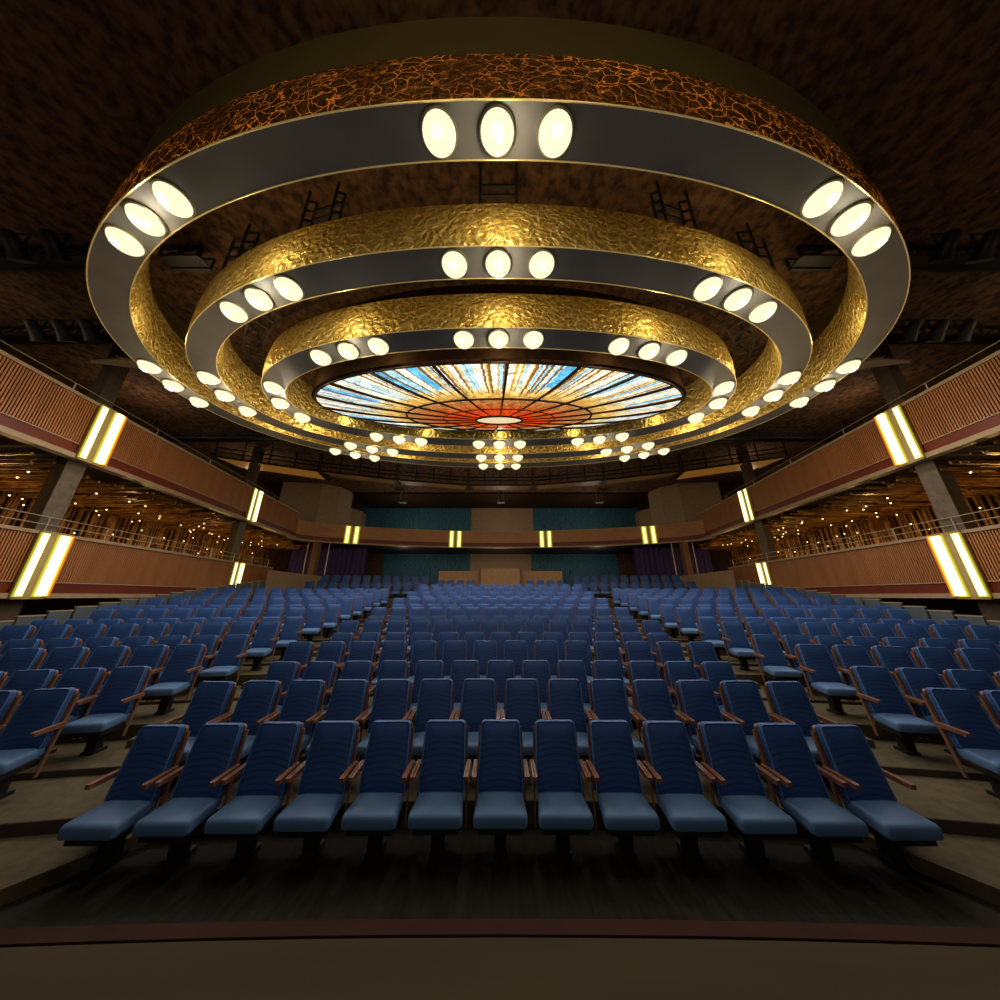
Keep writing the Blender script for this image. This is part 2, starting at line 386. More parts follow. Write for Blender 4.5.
def grp(f, b, e): return [0, f, e, 180 - b, 180, 180 + b, 360 - e, 360 - f]
RINGS = []
# the angle is measured on the oval from the stage side
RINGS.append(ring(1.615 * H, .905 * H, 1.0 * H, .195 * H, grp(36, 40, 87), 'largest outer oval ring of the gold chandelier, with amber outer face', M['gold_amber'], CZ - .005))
RINGS.append(ring(1.36 * H, .656 * H, .954 * H, .186 * H, grp(35, 38, 87), 'middle gold oval ring of the chandelier, hanging inside the largest ring', M['gold']))
RINGS.append(ring(1.095 * H, .407 * H, .927 * H, .167 * H, grp(31.5, 33, 88), 'smallest gold oval ring of the chandelier, surrounding the stained glass', M['gold']))

# ------------------------------------------------------------------ stained-glass bowl
GA, GB, GZ, GD = .92 * H, .272 * H, .937 * H, .104 * H
def bowl(r, t, dz=0):
    return (GA * r * math.sin(t), CY - GB * r * math.cos(t), GZ - GD * (1 - r * r) + dz)
gl = empty('stained_glass_bowl', (0, 0, 0)); tag(gl, 'oval stained glass bowl glowing red, gold and blue inside the smallest ring', 'stained glass')
m = MB(); nr, ntt = 26, 160
m.uv = []
for i in range(nr + 1):
    r = .12 + .88 * i / nr
    for k in range(ntt):
        m.v.append(bowl(r, 2 * PI * k / ntt)); m.uv.append((k / ntt, r))
for i in range(nr):
    for k in range(ntt):
        j = (k + 1) % ntt
        m.f.append((i * ntt + k, i * ntt + j, (i + 1) * ntt + j, (i + 1) * ntt + k))
m.build('glass_panel', M['glass'], gl, 60)
for k in range(18):
    t = 2 * PI * k / 18 + .04
    MB().tube([bowl(.12 + .88 * i / 14, t, -.02) for i in range(15)], lambda q: .014 + .036 * q, 6).build('rib', M['lead'], gl, 60)
MB().tube([bowl(.5, 2 * PI * k / 120, -.02) for k in range(120)], .028, 6, True).build('cross_rib', M['lead'], gl, 60)
MB().tube([bowl(.3, 2 * PI * k / 100, -.02) for k in range(100)], .014, 5, True).build('cross_rib', M['lead'], gl, 60)
MB().tube([bowl(1.0, 2 * PI * k / 160, 0) for k in range(160)], .035, 6, True).build('rim', M['lead'], gl, 60)
MB().tube([bowl(.125, 2 * PI * k / 60, -.02) for k in range(60)], .03, 6, True).build('hub_ring', M['lead'], gl, 60)
mm = MB(); mm.loft([[bowl(.125 * q, 2 * PI * k / 40, -.015) for k in range(40)] for q in (1, .6, .2)]); mm.build('medallion', M['medallion'], gl)
# dark housing the bowl hangs from
MB().loft([[(1.0 * GA * math.sin(2 * PI * k / 80) * 1.02, CY - GB * 1.05 * math.cos(2 * PI * k / 80), zz) for k in range(80)] for zz in (GZ + .05, CZ - .006)], cap=False).build('housing', M['housing'], gl, 60)

# ------------------------------------------------------------------ hanging frames and curved trusses between the rings
raw1, L1 = oval(1.36 * H, .656 * H)
pos_words = ['front centre of the gap', 'front right of the gap', 'right front of the gap', 'right end of the gap', 'right rear of the gap',
             'left rear of the gap', 'left end of the gap', 'left front of the gap', 'front left of the gap']
for deg, wd in ((0, 'front centre'), (25, 'front right'), (46, 'right'), (314, 'left'), (335, 'front left')):
    s0 = L1[int(deg / 360 * 2000)]; x, y, nx, ny = at_len(raw1, L1, s0); tx, ty = -ny, nx
    c = Vector((x, CY + y, 0)); t = Vector((tx, ty, 0)); nn = Vector((nx, ny, 0))
    m = MB(); g = .36
    z0, z1 = 1.142 * H, CZ - .01
    for s in (-1, 1):
        m.bar(c + t * g * s + Vector((0, 0, z0)), c + t * g * s + Vector((0, 0, z1)), .035)
        m.bar(c + t * g * s + nn * .2 + Vector((0, 0, z0)), c + t * g * s + nn * .2 + Vector((0, 0, z1)), .035)
    for k in range(4):
        zz = z0 + (z1 - z0) * (k + .5) / 4.5
        m.bar(c - t * g + Vector((0, 0, zz)), c + t * g + Vector((0, 0, zz)), .05)
        m.bar(c - t * g + nn * .2 + Vector((0, 0, zz)), c - t * g + Vector((0, 0, zz + .3)), .035)
        m.bar(c + t * g + nn * .2 + Vector((0, 0, zz)), c + t * g + Vector((0, 0, zz + .3)), .035)
    tag(m.build('hanging_frame', M['truss']), 'dark ladder hanging frame above the middle ring, %s of the ceiling gap' % wd, 'ladder frame', 'ladder frames in the chandelier gap')
raw2, L2 = oval(1.21 * H, .53 * H)
m = MB(); nT = 96
A = off_loop(raw2, L2, .22, 1.12 * H, nT); B = off_loop(raw2, L2, -.22, 1.12 * H, nT); C_ = off_loop(raw2, L2, 0, 1.19 * H, nT)
for lp in (A, B, C_): m.tube(lp, .035, 5, True)
for k in range(nT):
    m.bar(A[k], B[k], .03)
    if k % 2 == 0: m.bar(A[k], C_[k], .025); m.bar(B[k], C_[(k + 1) % nT], .025)
tag(m.build('curved_truss', M['truss']), 'dark oval lattice truss curving between the middle and smallest rings', 'truss')

# ------------------------------------------------------------------ ceiling, outer walls
XW = 18.7; YB = 28.6
struct(MB().box((0, 11, CZ + .1), (2 * XW + 1, 36, .2)).build('ceiling', M['cork']))
for s, nm in ((-1, 'left'), (1, 'right')):
    struct(MB().box((s * (XW + .1), 12.3, 3), (.2, 33, 11.4)).build('wall_' + nm, M['cork_wall']))
struct(MB().box((0, YB + .1, 3), (2 * XW + .4, .2, 11.4)).build('wall_back', M['cork_wall']))

# lighting bridges with black spotlights under the ceiling
def light_bridge(Y, Z, X0, X1, label, xs, group='lighting bridges under the ceiling'):
    m = MB()
    for dz in (0, .32):
        for dy in (0, .3): m.bar((X0, Y + dy, Z + dz), (X1, Y + dy, Z + dz), .07)
    for x in (X0 + .3, X1 - .3): m.bar((x, Y + .15, Z + .3), (x, Y + .15, CZ - .03), .04)
    n = int((X1 - X0) / .6)
    for k in range(n + 1):
        x = X0 + (X1 - X0) * k / n
        m.bar((x, Y, Z), (x, Y, Z + .32), .04); m.bar((x, Y + .3, Z), (x, Y + .3, Z + .32), .04)
        if k < n: m.bar((x, Y, Z), (x + (X1 - X0) / n, Y, Z + .32), .035)
    m.box(((X0 + X1) / 2, Y + .15, Z + .02), (X1 - X0, .34, .03))
    tag(m.build('lighting_bridge', M['dark']), label, 'lighting bridge', group)
def stage_spot(loc, label, rx=0.7):
    r = empty('stage_spotlight', loc); tag(r, label, 'spotlight', 'black spotlights under the ceiling')
    n = 12; q = Matrix.Rotation(rx, 3, 'X')
    lp = [[q @ Vector((rr * math.cos(2 * PI * k / n), rr * math.sin(2 * PI * k / n), z)) for k in range(n)] for rr, z in ((.08, .28), (.13, .22), (.14, 0), (.18, -.26), (.2, -.3))]
    MB().loft(lp).build('housing', M['dark'], r, 40)
    MB().bar((-.2, 0, 0), (-.2, 0, .38), .03).bar((.2, 0, 0), (.2, 0, .38), .03).bar((-.2, 0, .38), (.2, 0, .38), .03).build('yoke', M['dark'], r)
for s, nm in ((-1, 'left'), (1, 'right')):
    a, b = sorted((s * 17.5, s * 9.6))
    light_bridge(5.1, 7.85, a, b, 'long black lighting bridge at ceiling over the %s front of hall' % nm, [])
    for k, x in enumerate((10.2, 11.1, 12.0, 12.9, 13.8)):
        stage_spot((s * x, 4.72, 7.62), 'black spotlight on the %s front bridge, %s from the chandelier' % (nm, ORD1[k]))
    a, b = sorted((s * 8.3, s * 7.3))
    light_bridge(5.1, 7.85, a, b, 'short black lighting bridge inside the chandelier gap on the %s' % nm, [])
    a, b = sorted((s * 17.5, s * 11.4))
    light_bridge(7.3, 7.75, a, b, 'short black lighting bridge above the near %s wall lights' % nm, [])
    for k, x in enumerate((12.2, 13.0, 13.8)):
        stage_spot((s * x, 6.9, 7.5), 'black spotlight on the short %s bridge, %s from the chandelier' % (nm, ORD1[k]))
    a, b = sorted((s * 17.5, s * 9.6))
    light_bridge(12.9, 7.3, a, b, 'black lighting bridge far back on the %s, behind the chandelier' % nm, [])

# curved brackets reaching from the columns to the big ring
for s, nm in ((-1, 'left'), (1, 'right')):
    for q, (zz, wd, tip, end, sag) in enumerate(((6.95, 'lower', (-12.75, 7.55), (-9.6, 8.6), .45), (7.3, 'upper', (-12.3, 7.7), (-9.8, 7.6), -.9))):
        top, bot = [], []
        m = MB(); lps = []
        for k in range(13):
            f = k / 12
            x = tip[0] + (end[0] - tip[0]) * f; y = tip[1] + (end[1] - tip[1]) * f
            z = zz + sag * .5 * math.sin(PI * f)
            wdt = .04 + .5 * math.sin(PI * f * .75); th = .03 + .2 * f
            lps.append([(-s * x, y - wdt / 2, z), (-s * x, y + wdt / 2, z - .03), (-s * x, y + wdt / 2, z + th), (-s * x, y - wdt / 2, z + th)])
        m.loft(lps); o = m.build('ceiling_bracket', M['tan_wall'], None, 50); fix_normals(o)
        tag(o, '%s curved tan bracket reaching to the big ring above the near %s wall lights' % (wd, nm), 'bracket', 'curved ceiling brackets')

# ------------------------------------------------------------------ side galleries
def wx(Y): return 11.35 + .15 * Y
U0, U1 = 3.86, 5.72       # upper fascia
W0, W1 = -.06, 1.70       # lower fascia
YS, YE = 1.5, 20.9
def wall_pt(s, Y, d, Z):   # d metres into the hall from the fascia plane
    return (s * (wx(Y) - d), Y, Z)
def strip(s, Y0, Y1, d0, d1, z0, z1, m):
    m.hexa([wall_pt(s, Y0, d0, z0), wall_pt(s, Y0, d1, z0), wall_pt(s, Y1, d1, z0), wall_pt(s, Y1, d0, z0)],
           [wall_pt(s, Y0, d0, z1), wall_pt(s, Y0, d1, z1), wall_pt(s, Y1, d1, z1), wall_pt(s, Y1, d0, z1)])
def fascia(s, nm, z0, z1, Y1, level):
    root = empty('wall_%s_fascia' % nm); struct(root); root['label'] = '%s fascia of ribbed brown wood' % level
    g = z1 - z0
    m = MB(); strip(s, YS, Y1, -.22, -.06, z0 + .02, z1 - .02, m); fix_normals(m.build('backing', M['slat_back'], root))
    m = MB(); y = YS
    while y < Y1 - .03:
        strip(s, y, y + .036, -.07, 0, z0 + .24 * g, z1 - .05 * g, m); y += .06
    fix_normals(m.build('slat_panel', M['slat'], root))
    m = MB(); strip(s, YS, Y1, -.06, -.02, z0 + .075 * g, z0 + .235 * g, m); fix_normals(m.build('red_band', M['red_band'], root))
    m = MB(); strip(s, YS, Y1, -.22, .05, z0, z0 + .075 * g, m); fix_normals(m.build('bottom_ledge', M['ledge'], root))
    m = MB(); strip(s, YS, Y1, -.3, .05, z1 - .05 * g, z1, m); fix_normals(m.build('top_ledge', M['ledge'], root))
    m = MB(); strip(s, YS, Y1, -.02, .012, z0 + .232 * g, z0 + .247 * g, m); fix_normals(m.build('bead', M['ledge'], root))
def sconce(loc, rz, hgt, label, group, big=True):
    r = empty('wall_light', loc, rz); tag(r, label, 'wall light', group)
    # local: x along the wall, -y out into the hall, z up from the base
    if big:
        MB().box((0, -.05, hgt / 2), (.66, .1, hgt + .1)).build('back_plate', M['plate'], r)
        MB().box((-.25, -.12, hgt / 2), (.13, .05, hgt - .06)).build('light_bar', M['bar_light'], r)
        MB().box((.14, -.16, hgt / 2), (.16, .13, hgt - .06)).build('light_bar', M['bar_light'], r)
        MB().box((-.25, -.105, hgt / 2), (.21, .03, hgt)).build('bar_halo', M['bar_halo'], r)
        MB().box((.12, -.11, hgt / 2), (.22, .05, hgt)).build('bar_halo', M['bar_halo'], r)
        MB().hexa([(.222, -.10, .03), (.222, -.215, .03), (.29, -.19, .03), (.29, -.10, .03)], [(.222, -.10, hgt - .03), (.222, -.215, hgt - .03), (.29, -.19, hgt - .03), (.29, -.10, hgt - .03)]).build('yellow_glow', M['amber2'], r)
        MB().hexa([(.292, -.10, .02), (.292, -.188, .02), (.37, -.15, .02), (.37, -.10, .02)], [(.292, -.10, hgt), (.292, -.188, hgt), (.37, -.15, hgt), (.37, -.10, hgt)]).build('amber_glow', M['amber'], r)
    else:
        MB().box((0, -.03, hgt / 2), (.95, .06, hgt)).build('back_plate', M['plate'], r)
        for q in (-1, 1):
            MB().box((q * .31, -.11, hgt / 2), (.2, .06, hgt - .06)).build('light_bar', M['bar_back'], r)
            MB().box((q * .31, -.07, hgt / 2), (.42, .03, hgt + .06)).build('bar_halo', M['bar_halo'], r)
    return r
SL = [(8.3, 'near'), (15.85, 'far')]
for s, nm in ((-1, 'left'), (1, 'right')):
    fascia(s, nm, U0, U1, YE, 'upper'); fascia(s, nm, W0, W1, 19.0, 'lower')
    ang = math.atan2(.15 * s, 1)
    for Y, q in SL:
        for z0, z1, lv in ((U0, U1, 'upper'), (W0, W1, 'lower')):
            # local x along +Y (for left) ; mirror for right
            if s < 0:
                sconce((-wx(Y) + .02, Y, z0 + .03), PI / 2 + math.atan(.15), z1 - z0 - .08, 'tall twin-bar wall light at the %s column on the %s %s balcony' % (q, lv, nm), 'twin-bar lights along the side walls')
            else:
                r = sconce((wx(Y) - .02, Y, z0 + .03), -PI / 2 - math.atan(.15), z1 - z0 - .08, 'tall twin-bar wall light at the %s column on the %s %s balcony' % (q, lv, nm), 'twin-bar lights along the side walls')
                for ch in r.children:      # mirrored arrangement
                    for v in ch.data.vertices: v.co.x = -v.co.x
                    ch.data.flip_normals()
    # columns: one structure each
    for k, (Y, w) in enumerate(((8.3, .48), (15.85, .48))):
        c_ = MB().box((s * (wx(Y) + .46), Y, CZ / 2 - 2.2), (.38, w - .1, CZ + 4.2)).build('column', M['column_shade']); struct(c_)
        MB().box((s * (wx(Y) + .25), Y, 2.8), (.04, w - .06, 2.1)).build('stone_face', M['column'], c_)
        MB().box((s * (wx(Y) + .25), Y, -1.2), (.04, w - .06, 2.2)).build('stone_face', M['column_shade'], c_)
    # gallery floor, ceiling slab, slatted ceiling and slatted back wall
    m = MB(); strip(s, YS, YE, -(XW - 11.6), -.2, .55, .75, m); fix_normals(struct(m.build('floor', M['gback'])))
    m = MB(); strip(s, YS, 24, -(XW - 11.6), -.1, U0 + .12, U0 + .3, m); fix_normals(struct(m.build('floor', M['gback'])))
    m = MB(); y = 1.5
    rr = random.Random(11 if s < 0 else 12)
    while y < 24:
        w = rr.uniform(.03, .07); z = U0 - rr.uniform(.02, .3); xa = wx(y) + rr.uniform(.3, 1.2); xb = XW - .35 - rr.uniform(0, .6)
        xm = rr.uniform(xa + .8, xb - .8)
        for a, b in ((xa, xm - .03), (xm + .03, xb)):
            z = U0 - rr.uniform(.02, .34)
            m.box((s * (a + b) / 2, y, z), (b - a, w, .07), rz=rr.uniform(-.06, .06))
        y += rr.uniform(.06, .13)
    o = m.build('gallery_slats', M['gslat']); o.name = 'ceiling_slats'; struct(o)
    m = MB(); y = 1.5
    while y < 24:
        w = rr.uniform(.045, .075); d = rr.uniform(.05, .28)
        m.box((s * (XW - .1 - d), y, .75 + 1.55), (.08, w, 3.1 - rr.uniform(0, .25)), rz=rr.uniform(-.2, .2)); y += rr.uniform(.075, .12)
    struct(m.build('wall_%s_slats' % nm, M['gslat']))
    struct(MB().box((s * (XW - .02), 12.75, 2.3), (.04, 22.5, 3.2)).build('wall_%s_lining' % nm, M['gback']))
    # tiny spots
    proto = None
    n = 12
    sph = [[(rr_ * math.cos(2 * PI * k / 8), rr_ * math.sin(2 * PI * k / 8), z) for k in range(8)] for rr_, z in ((.022, 0), (.025, -.018), (.016, -.036))]
    for k in range(84):
        y = 5 + 17 * (k + rr.random() * .9) / 84
        onwall = k % 5 in (1, 3)
        if onwall: loc = (s * (XW - .68), y, rr.uniform(1.9, 3.3))
        else: loc = (s * rr.uniform(wx(y) + 1.2, XW - .7), y, U0 - .4)
        if proto is None:
            proto = MB().loft(sph).build('spot', M['spot'])
        o = proto if k == 0 else proto.copy()
        if k: col.objects.link(o)
        o.name = 'gallery_spotlight'; o.location = loc
        tag(o, ('tiny warm spotlight among the vertical slats of the %s gallery wall' if onwall else 'tiny warm spotlight among the ceiling slats of the %s gallery') % nm, 'spotlight',
            ('tiny spots on the %s gallery wall' if onwall else 'tiny spots in the %s gallery ceiling') % nm)
    # railings: above the lower fascia and along the top of the upper one
    for (z, hh, Y1, lv) in ((W1, .42, 19.0, 'lower'), (U1, .3, YE, 'upper')):
        r = empty('balcony_railing'); tag(r, 'thin metal railing along the top of the %s %s balcony' % (lv, nm), 'railing', 'balcony railings')
        ins = -.15
        for q in ((.5, 1.0) if lv == 'lower' else (1.0,)):
            MB().bar(wall_pt(s, YS, ins, z + hh * q), wall_pt(s, Y1, ins, z + hh * q), .022).build('rail', M['rail'], r)
        y = 2.2
        while y < Y1:
            MB().bar(wall_pt(s, y, ins, z), wall_pt(s, y, ins, z + hh), .022).build('post', M['rail'], r); y += 1.5 if lv == 'lower' else 2.6

# ------------------------------------------------------------------ back balcony
path = [(-14.55, 20.2), (-14.5, 20.9), (-14.2, 21.5), (-13.5, 22.1), (-12.6, 22.5), (-11.6, 22.85)]
for k in range(1, 12):
    x = -11.6 + 11.6 * k / 12
    path.append((x, 24.9 - 2.05 * (x / 11.6) ** 2))
path.append((0, 24.9))
path = path + [(-x, y) for x, y in reversed(path[:-1])]
def path_off(d):
    out = []
    for i, (x, y) in enumerate(path):
        a = path[max(0, i - 1)]; b = path[min(len(path) - 1, i + 1)]
        tx, ty = b[0] - a[0], b[1] - a[1]; l = math.hypot(tx, ty)
        out.append((x + ty / l * d, y - tx / l * d))     # positive d: towards the stage
    return out
def ribbon(d0, d1, z0, z1, name, mat, parent):
    A, B = path_off(d0), path_off(d1); m = MB()
    m.loft([[(A[i][0], A[i][1], z0), (B[i][0], B[i][1], z0), (B[i][0], B[i][1], z1), (A[i][0], A[i][1], z1)] for i in range(len(path))])
    return fix_normals(m.build(name, mat, parent, 30))
B0, B1 = 3.8, 5.22; g = B1 - B0
bb = empty('wall_back_fascia'); struct(bb)
ribbon(-.25, 0, B0 + .3 * g, B1 - .05 * g, 'face_panel', M['bal_face'], bb)
ribbon(-.25, -.03, B0 + .07 * g, B0 + .3 * g, 'red_band', M['red_band'], bb)
ribbon(-.3, .06, B0, B0 + .07 * g, 'bottom_ledge', M['ledge'], bb)
ribbon(-.32, .05, B1 - .05 * g, B1, 'top_ledge', M['ledge'], bb)
# slab behind it
A = path_off(-.2); m = MB()
lo = [(x, y, B0 - .02) for x, y in A] ; lob = [(x, YB, B0 - .02) for x, y in A]
hi = [(x, y, B0 + .3) for x, y in A]; hib = [(x, YB, B0 + .3) for x, y in A]
m.loft([[lo[i], lob[i], hib[i], hi[i]] for i in range(len(A))]); struct(fix_normals(m.build('floor', M['dark'])))
for k, x in enumerate((-11.5, -3.75, 3.75, 11.5)):
    y = 24.9 - 2.05 * (x / 11.6) ** 2
    rz = math.atan2(-2 * 2.05 * x / 11.6 ** 2, 1)
    sconce((x, y - .0, B0 + .04), rz, g - .1, 'small yellow twin-bar light on the back balcony front, %s from the left' % ORD1[k], 'twin-bar lights on the back balcony', False)

# back wall dressing, upper and lower
def panel(x0, x1, z0, z1, mat, n, Y=YB - .06, t=.12):
    struct(MB().box(((x0 + x1) / 2, Y, (z0 + z1) / 2), (x1 - x0, t, z1 - z0)).build('trim_%d' % n, mat))
panel(-13.6, -2.85, 4.1, CZ - .02, M['teal'], 1); panel(3.2, 13.6, 4.1, CZ - .02, M['teal'], 2); panel(-2.85, 3.2, 4.1, CZ - .02, M['tan_wall'], 3)
panel(-11, -2.85, 0, 3.78, M['teal'], 4); panel(2.85, 11, 0, 3.78, M['teal'], 5); panel(-2.85, 2.85, 0, 3.78, M['tan_wall'], 6)
# tan side piers of the back balcony
for s, k in ((-1, 7), (1, 8)):
    m = MB(); n = 14
    pts = [(s * 16.8, 21.6), (s * 13.9, 21.9), (s * 12.9, 22.8), (s * 12.6, 24.2), (s * 16.8, 24.6)]
    m.loft([[(x, y, U0 + .3) for x, y in pts], [(x, y, CZ - .02) for x, y in pts]]); struct(fix_normals(m.build('trim_%d' % k, M['tan_wall'])))
    m = MB()
    pts = [(s * 15.5, 26), (s * 13.6, 26.0), (s * 13.0, 27.2), (s * 13.2, 28.5), (s * 15.5, 28.5)]
    m.loft([[(x, y, U0 + .3) for x, y in pts], [(x, y, 7.6) for x, y in pts]]); struct(fix_normals(m.build('trim_%d' % (k + 2), M['tan_wall'])))
# dark bulkhead over the back balcony
struct(MB().box((0, 26.3, CZ - .07), (26, 4.4, .12)).build('trim_11', M['housing']))
# projectors on the bulkhead
for k, x in enumerate((-8.2, 0.05, 8.3)):
    r = empty('projector', (x, 23.9, 7.42)); tag(r, 'small pale projector under the balcony ceiling, %s from the left' % ORD1[k], 'projector', 'projectors over the back balcony')
    MB().box((0, 0, .12), (.62, .5, .24)).build('body', M['panel'], r)
    MB().tube([(0, -.25, .12), (0, -.36, .12)], .09, 12).build('lens', M['dark'], r, 40)
    MB().bar((-.2, 0, .24), (-.2, 0, CZ - 7.42), .03).bar((.2, 0, .24), (.2, 0, CZ - 7.42), .03).build('bracket', M['rail'], r)

# arched lighting bridges with amber light painted on the undersides in front of the back balcony
def arch_pt(x): return 19.6 - 3.2 * (abs(x) / 12.5) ** 1.6
M['amber_soffit_dim'] = plain('amber_soffit_dim', (.13, .058, .017), .5, c2=(.19, .085, .024), scale=1, emit=(1, .42, .06), estr=.02)
M['amber_lit'] = plain('amber_soffit_lit', (.5, .22, .05), .5, c2=(.6, .28, .07), scale=1, emit=(1, .42, .06), estr=.11)  # amber light put into colour and emission, stronger on the outer sections
segs = [(-15.8, -11.2, 'far left'), (-11.1, -6.9, 'left'), (-6.8, -2.3, 'left of centre'), (-2.2, 2.2, 'centre'), (2.3, 6.8, 'right of centre'), (6.9, 11.1, 'right'), (11.2, 15.8, 'far right')]
for a, b, wd in segs:
    r = empty('ceiling_bridge'); tag(r, 'dark hanging bridge with amber-lit underside before the back balcony, %s section' % wd, 'lighting bridge', 'bridges before the back balcony')
    pa, pb = arch_pt(a), arch_pt(b); zc = 7.28; dd = 1.5 if 'far' in wd else .95
    m = MB(); m.hexa([(a, pa, zc), (b, pb, zc), (b, pb + dd, zc), (a, pa + dd, zc)], [(a, pa, zc + .1), (b, pb, zc + .1), (b, pb + dd, zc + .1), (a, pa + dd, zc + .1)]); fix_normals(m.build('deck', M['dark'], r))
    m = MB(); m.hexa([(a + .15, pa + .08, zc - .012), (b - .1, pb + .08, zc - .012), (b - .3, pb + dd - .15, zc - .012), (a + .35, pa + dd - .15, zc - .012)],
                     [(a + .15, pa + .08, zc + .01), (b - .1, pb + .08, zc + .01), (b - .3, pb + dd - .15, zc + .01), (a + .35, pa + dd - .15, zc + .01)]); fix_normals(m.build('amber_glow_panel', M['amber_lit' if 'far' in wd else 'amber_soffit_dim'], r))
    m = MB()
    for zz in (.35, .6):
        m.bar((a, pa, zc + zz), (b, pb, zc + zz), .06)
    for k in range(5):
        f = k / 4; m.bar((a + (b - a) * f, pa + (pb - pa) * f, zc), (a + (b - a) * f, pa + (pb - pa) * f, CZ), .05)
    m.build('rail', M['dark'], r)

# under the balcony: drapes, poles, low cork walls, posts
for s, nm in ((-1, 'left'), (1, 'right')):
    m = MB(); top, bot = [], []
    n = 90
    for k in range(n + 1):
        x = 16.8 - 6.2 * k / n; y = 24.2 + .09 * math.sin(k * 1.1)
        bot.append((s * x, y, .25)); top.append((s * x, y, 3.75))
    m.loft([bot, top], cap=False, closed=False)
    tag(m.build('purple_drape', M['purple'], None, 60), 'deep purple drape hanging under the balcony at the %s rear' % nm, 'drape', 'purple drapes')
    for k, (x, y) in enumerate(((13.9, 21.6), (12.6, 22.0))):
        tag(MB().tube([(s * x, y, -.3), (s * x, y, 3.7)], .03, 8).build('slim_pole', M['rail']), 'slim pale pole before the %s purple drape, %s from the wall' % (nm, 'first' if k == 0 else 'second'), 'pole', 'slim poles before the drapes')
    struct(MB().box((s * 13.5, 22.0, 1.7), (.4, .4, 4.2)).build('column', M['frame_wood']))
    m = MB()
    m.hexa([(s * 13.2, 17.6, -.5), (s * 13.35, 17.6, -.5), (s * 12.5, 21.6, -.5), (s * 12.35, 21.6, -.5)],
           [(s * 13.2, 17.6, 1.42), (s * 13.35, 17.6, 1.42), (s * 12.5, 21.6, 1.3), (s * 12.35, 21.6, 1.3)])
    o = fix_normals(m.build('trim_%d' % (12 if s < 0 else 13), M['tan_wall'])); struct(o)

# control booth in front of the back wall
r = empty('control_booth', (0, 20.4, -.14)); tag(r, 'pale brown wooden control booth with a taller middle at the rear centre', 'control booth')
MB().box((0, 0, .93), (2.5, .8, 1.86)).build('middle_box', M['booth'], r)
for s in (-1, 1):
    MB().box((s * 2.75, .15, .86), (2.7, .2, 1.72)).build('wing_panel', M['booth'], r)
    MB().box((s * 1.33, -.03, .92), (.14, .7, 1.84)).build('dark_post', M['frame_wood'], r)

# ------------------------------------------------------------------ theatre seats
def rounded_outline(wb, wt, h, r, n=4):
    """trapezoid outline in (x, z), z from 0 to h, rounded corners"""
    pts = []
    cs = [(-wb / 2 + r, r, PI), (wb / 2 - r, r, 1.5 * PI), (wt / 2 - r, h - r, 0), (-wt / 2 + r, h - r, .5 * PI)]
    for cx, cz, a0 in cs:
        for k in range(n + 1):
            a = a0 + .5 * PI * k / n; pts.append((cx + r * math.cos(a), cz + r * math.sin(a)))
    return pts
def inset(pts, d, wb, h):
    cx = 0; cz = h / 2
    return [(x * (1 - 2 * d / wb), cz + (z - cz) * (1 - 2 * d / h)) for x, z in pts]
def cushion(wb, wt, h, t, crown, r=.05):
    o = rounded_outline(wb, wt, h, r); L = []
    for d, y in ((.03, 0), (.004, .012), (0, .03), (0, t - .03), (.008, t - .01), (.03, t), (.09, t + crown * .7), (.16, t + crown)):
        L.append([(x, z, y) for x, z in inset(o, d, wb, h)])
    return L      # (x, along, thickness)
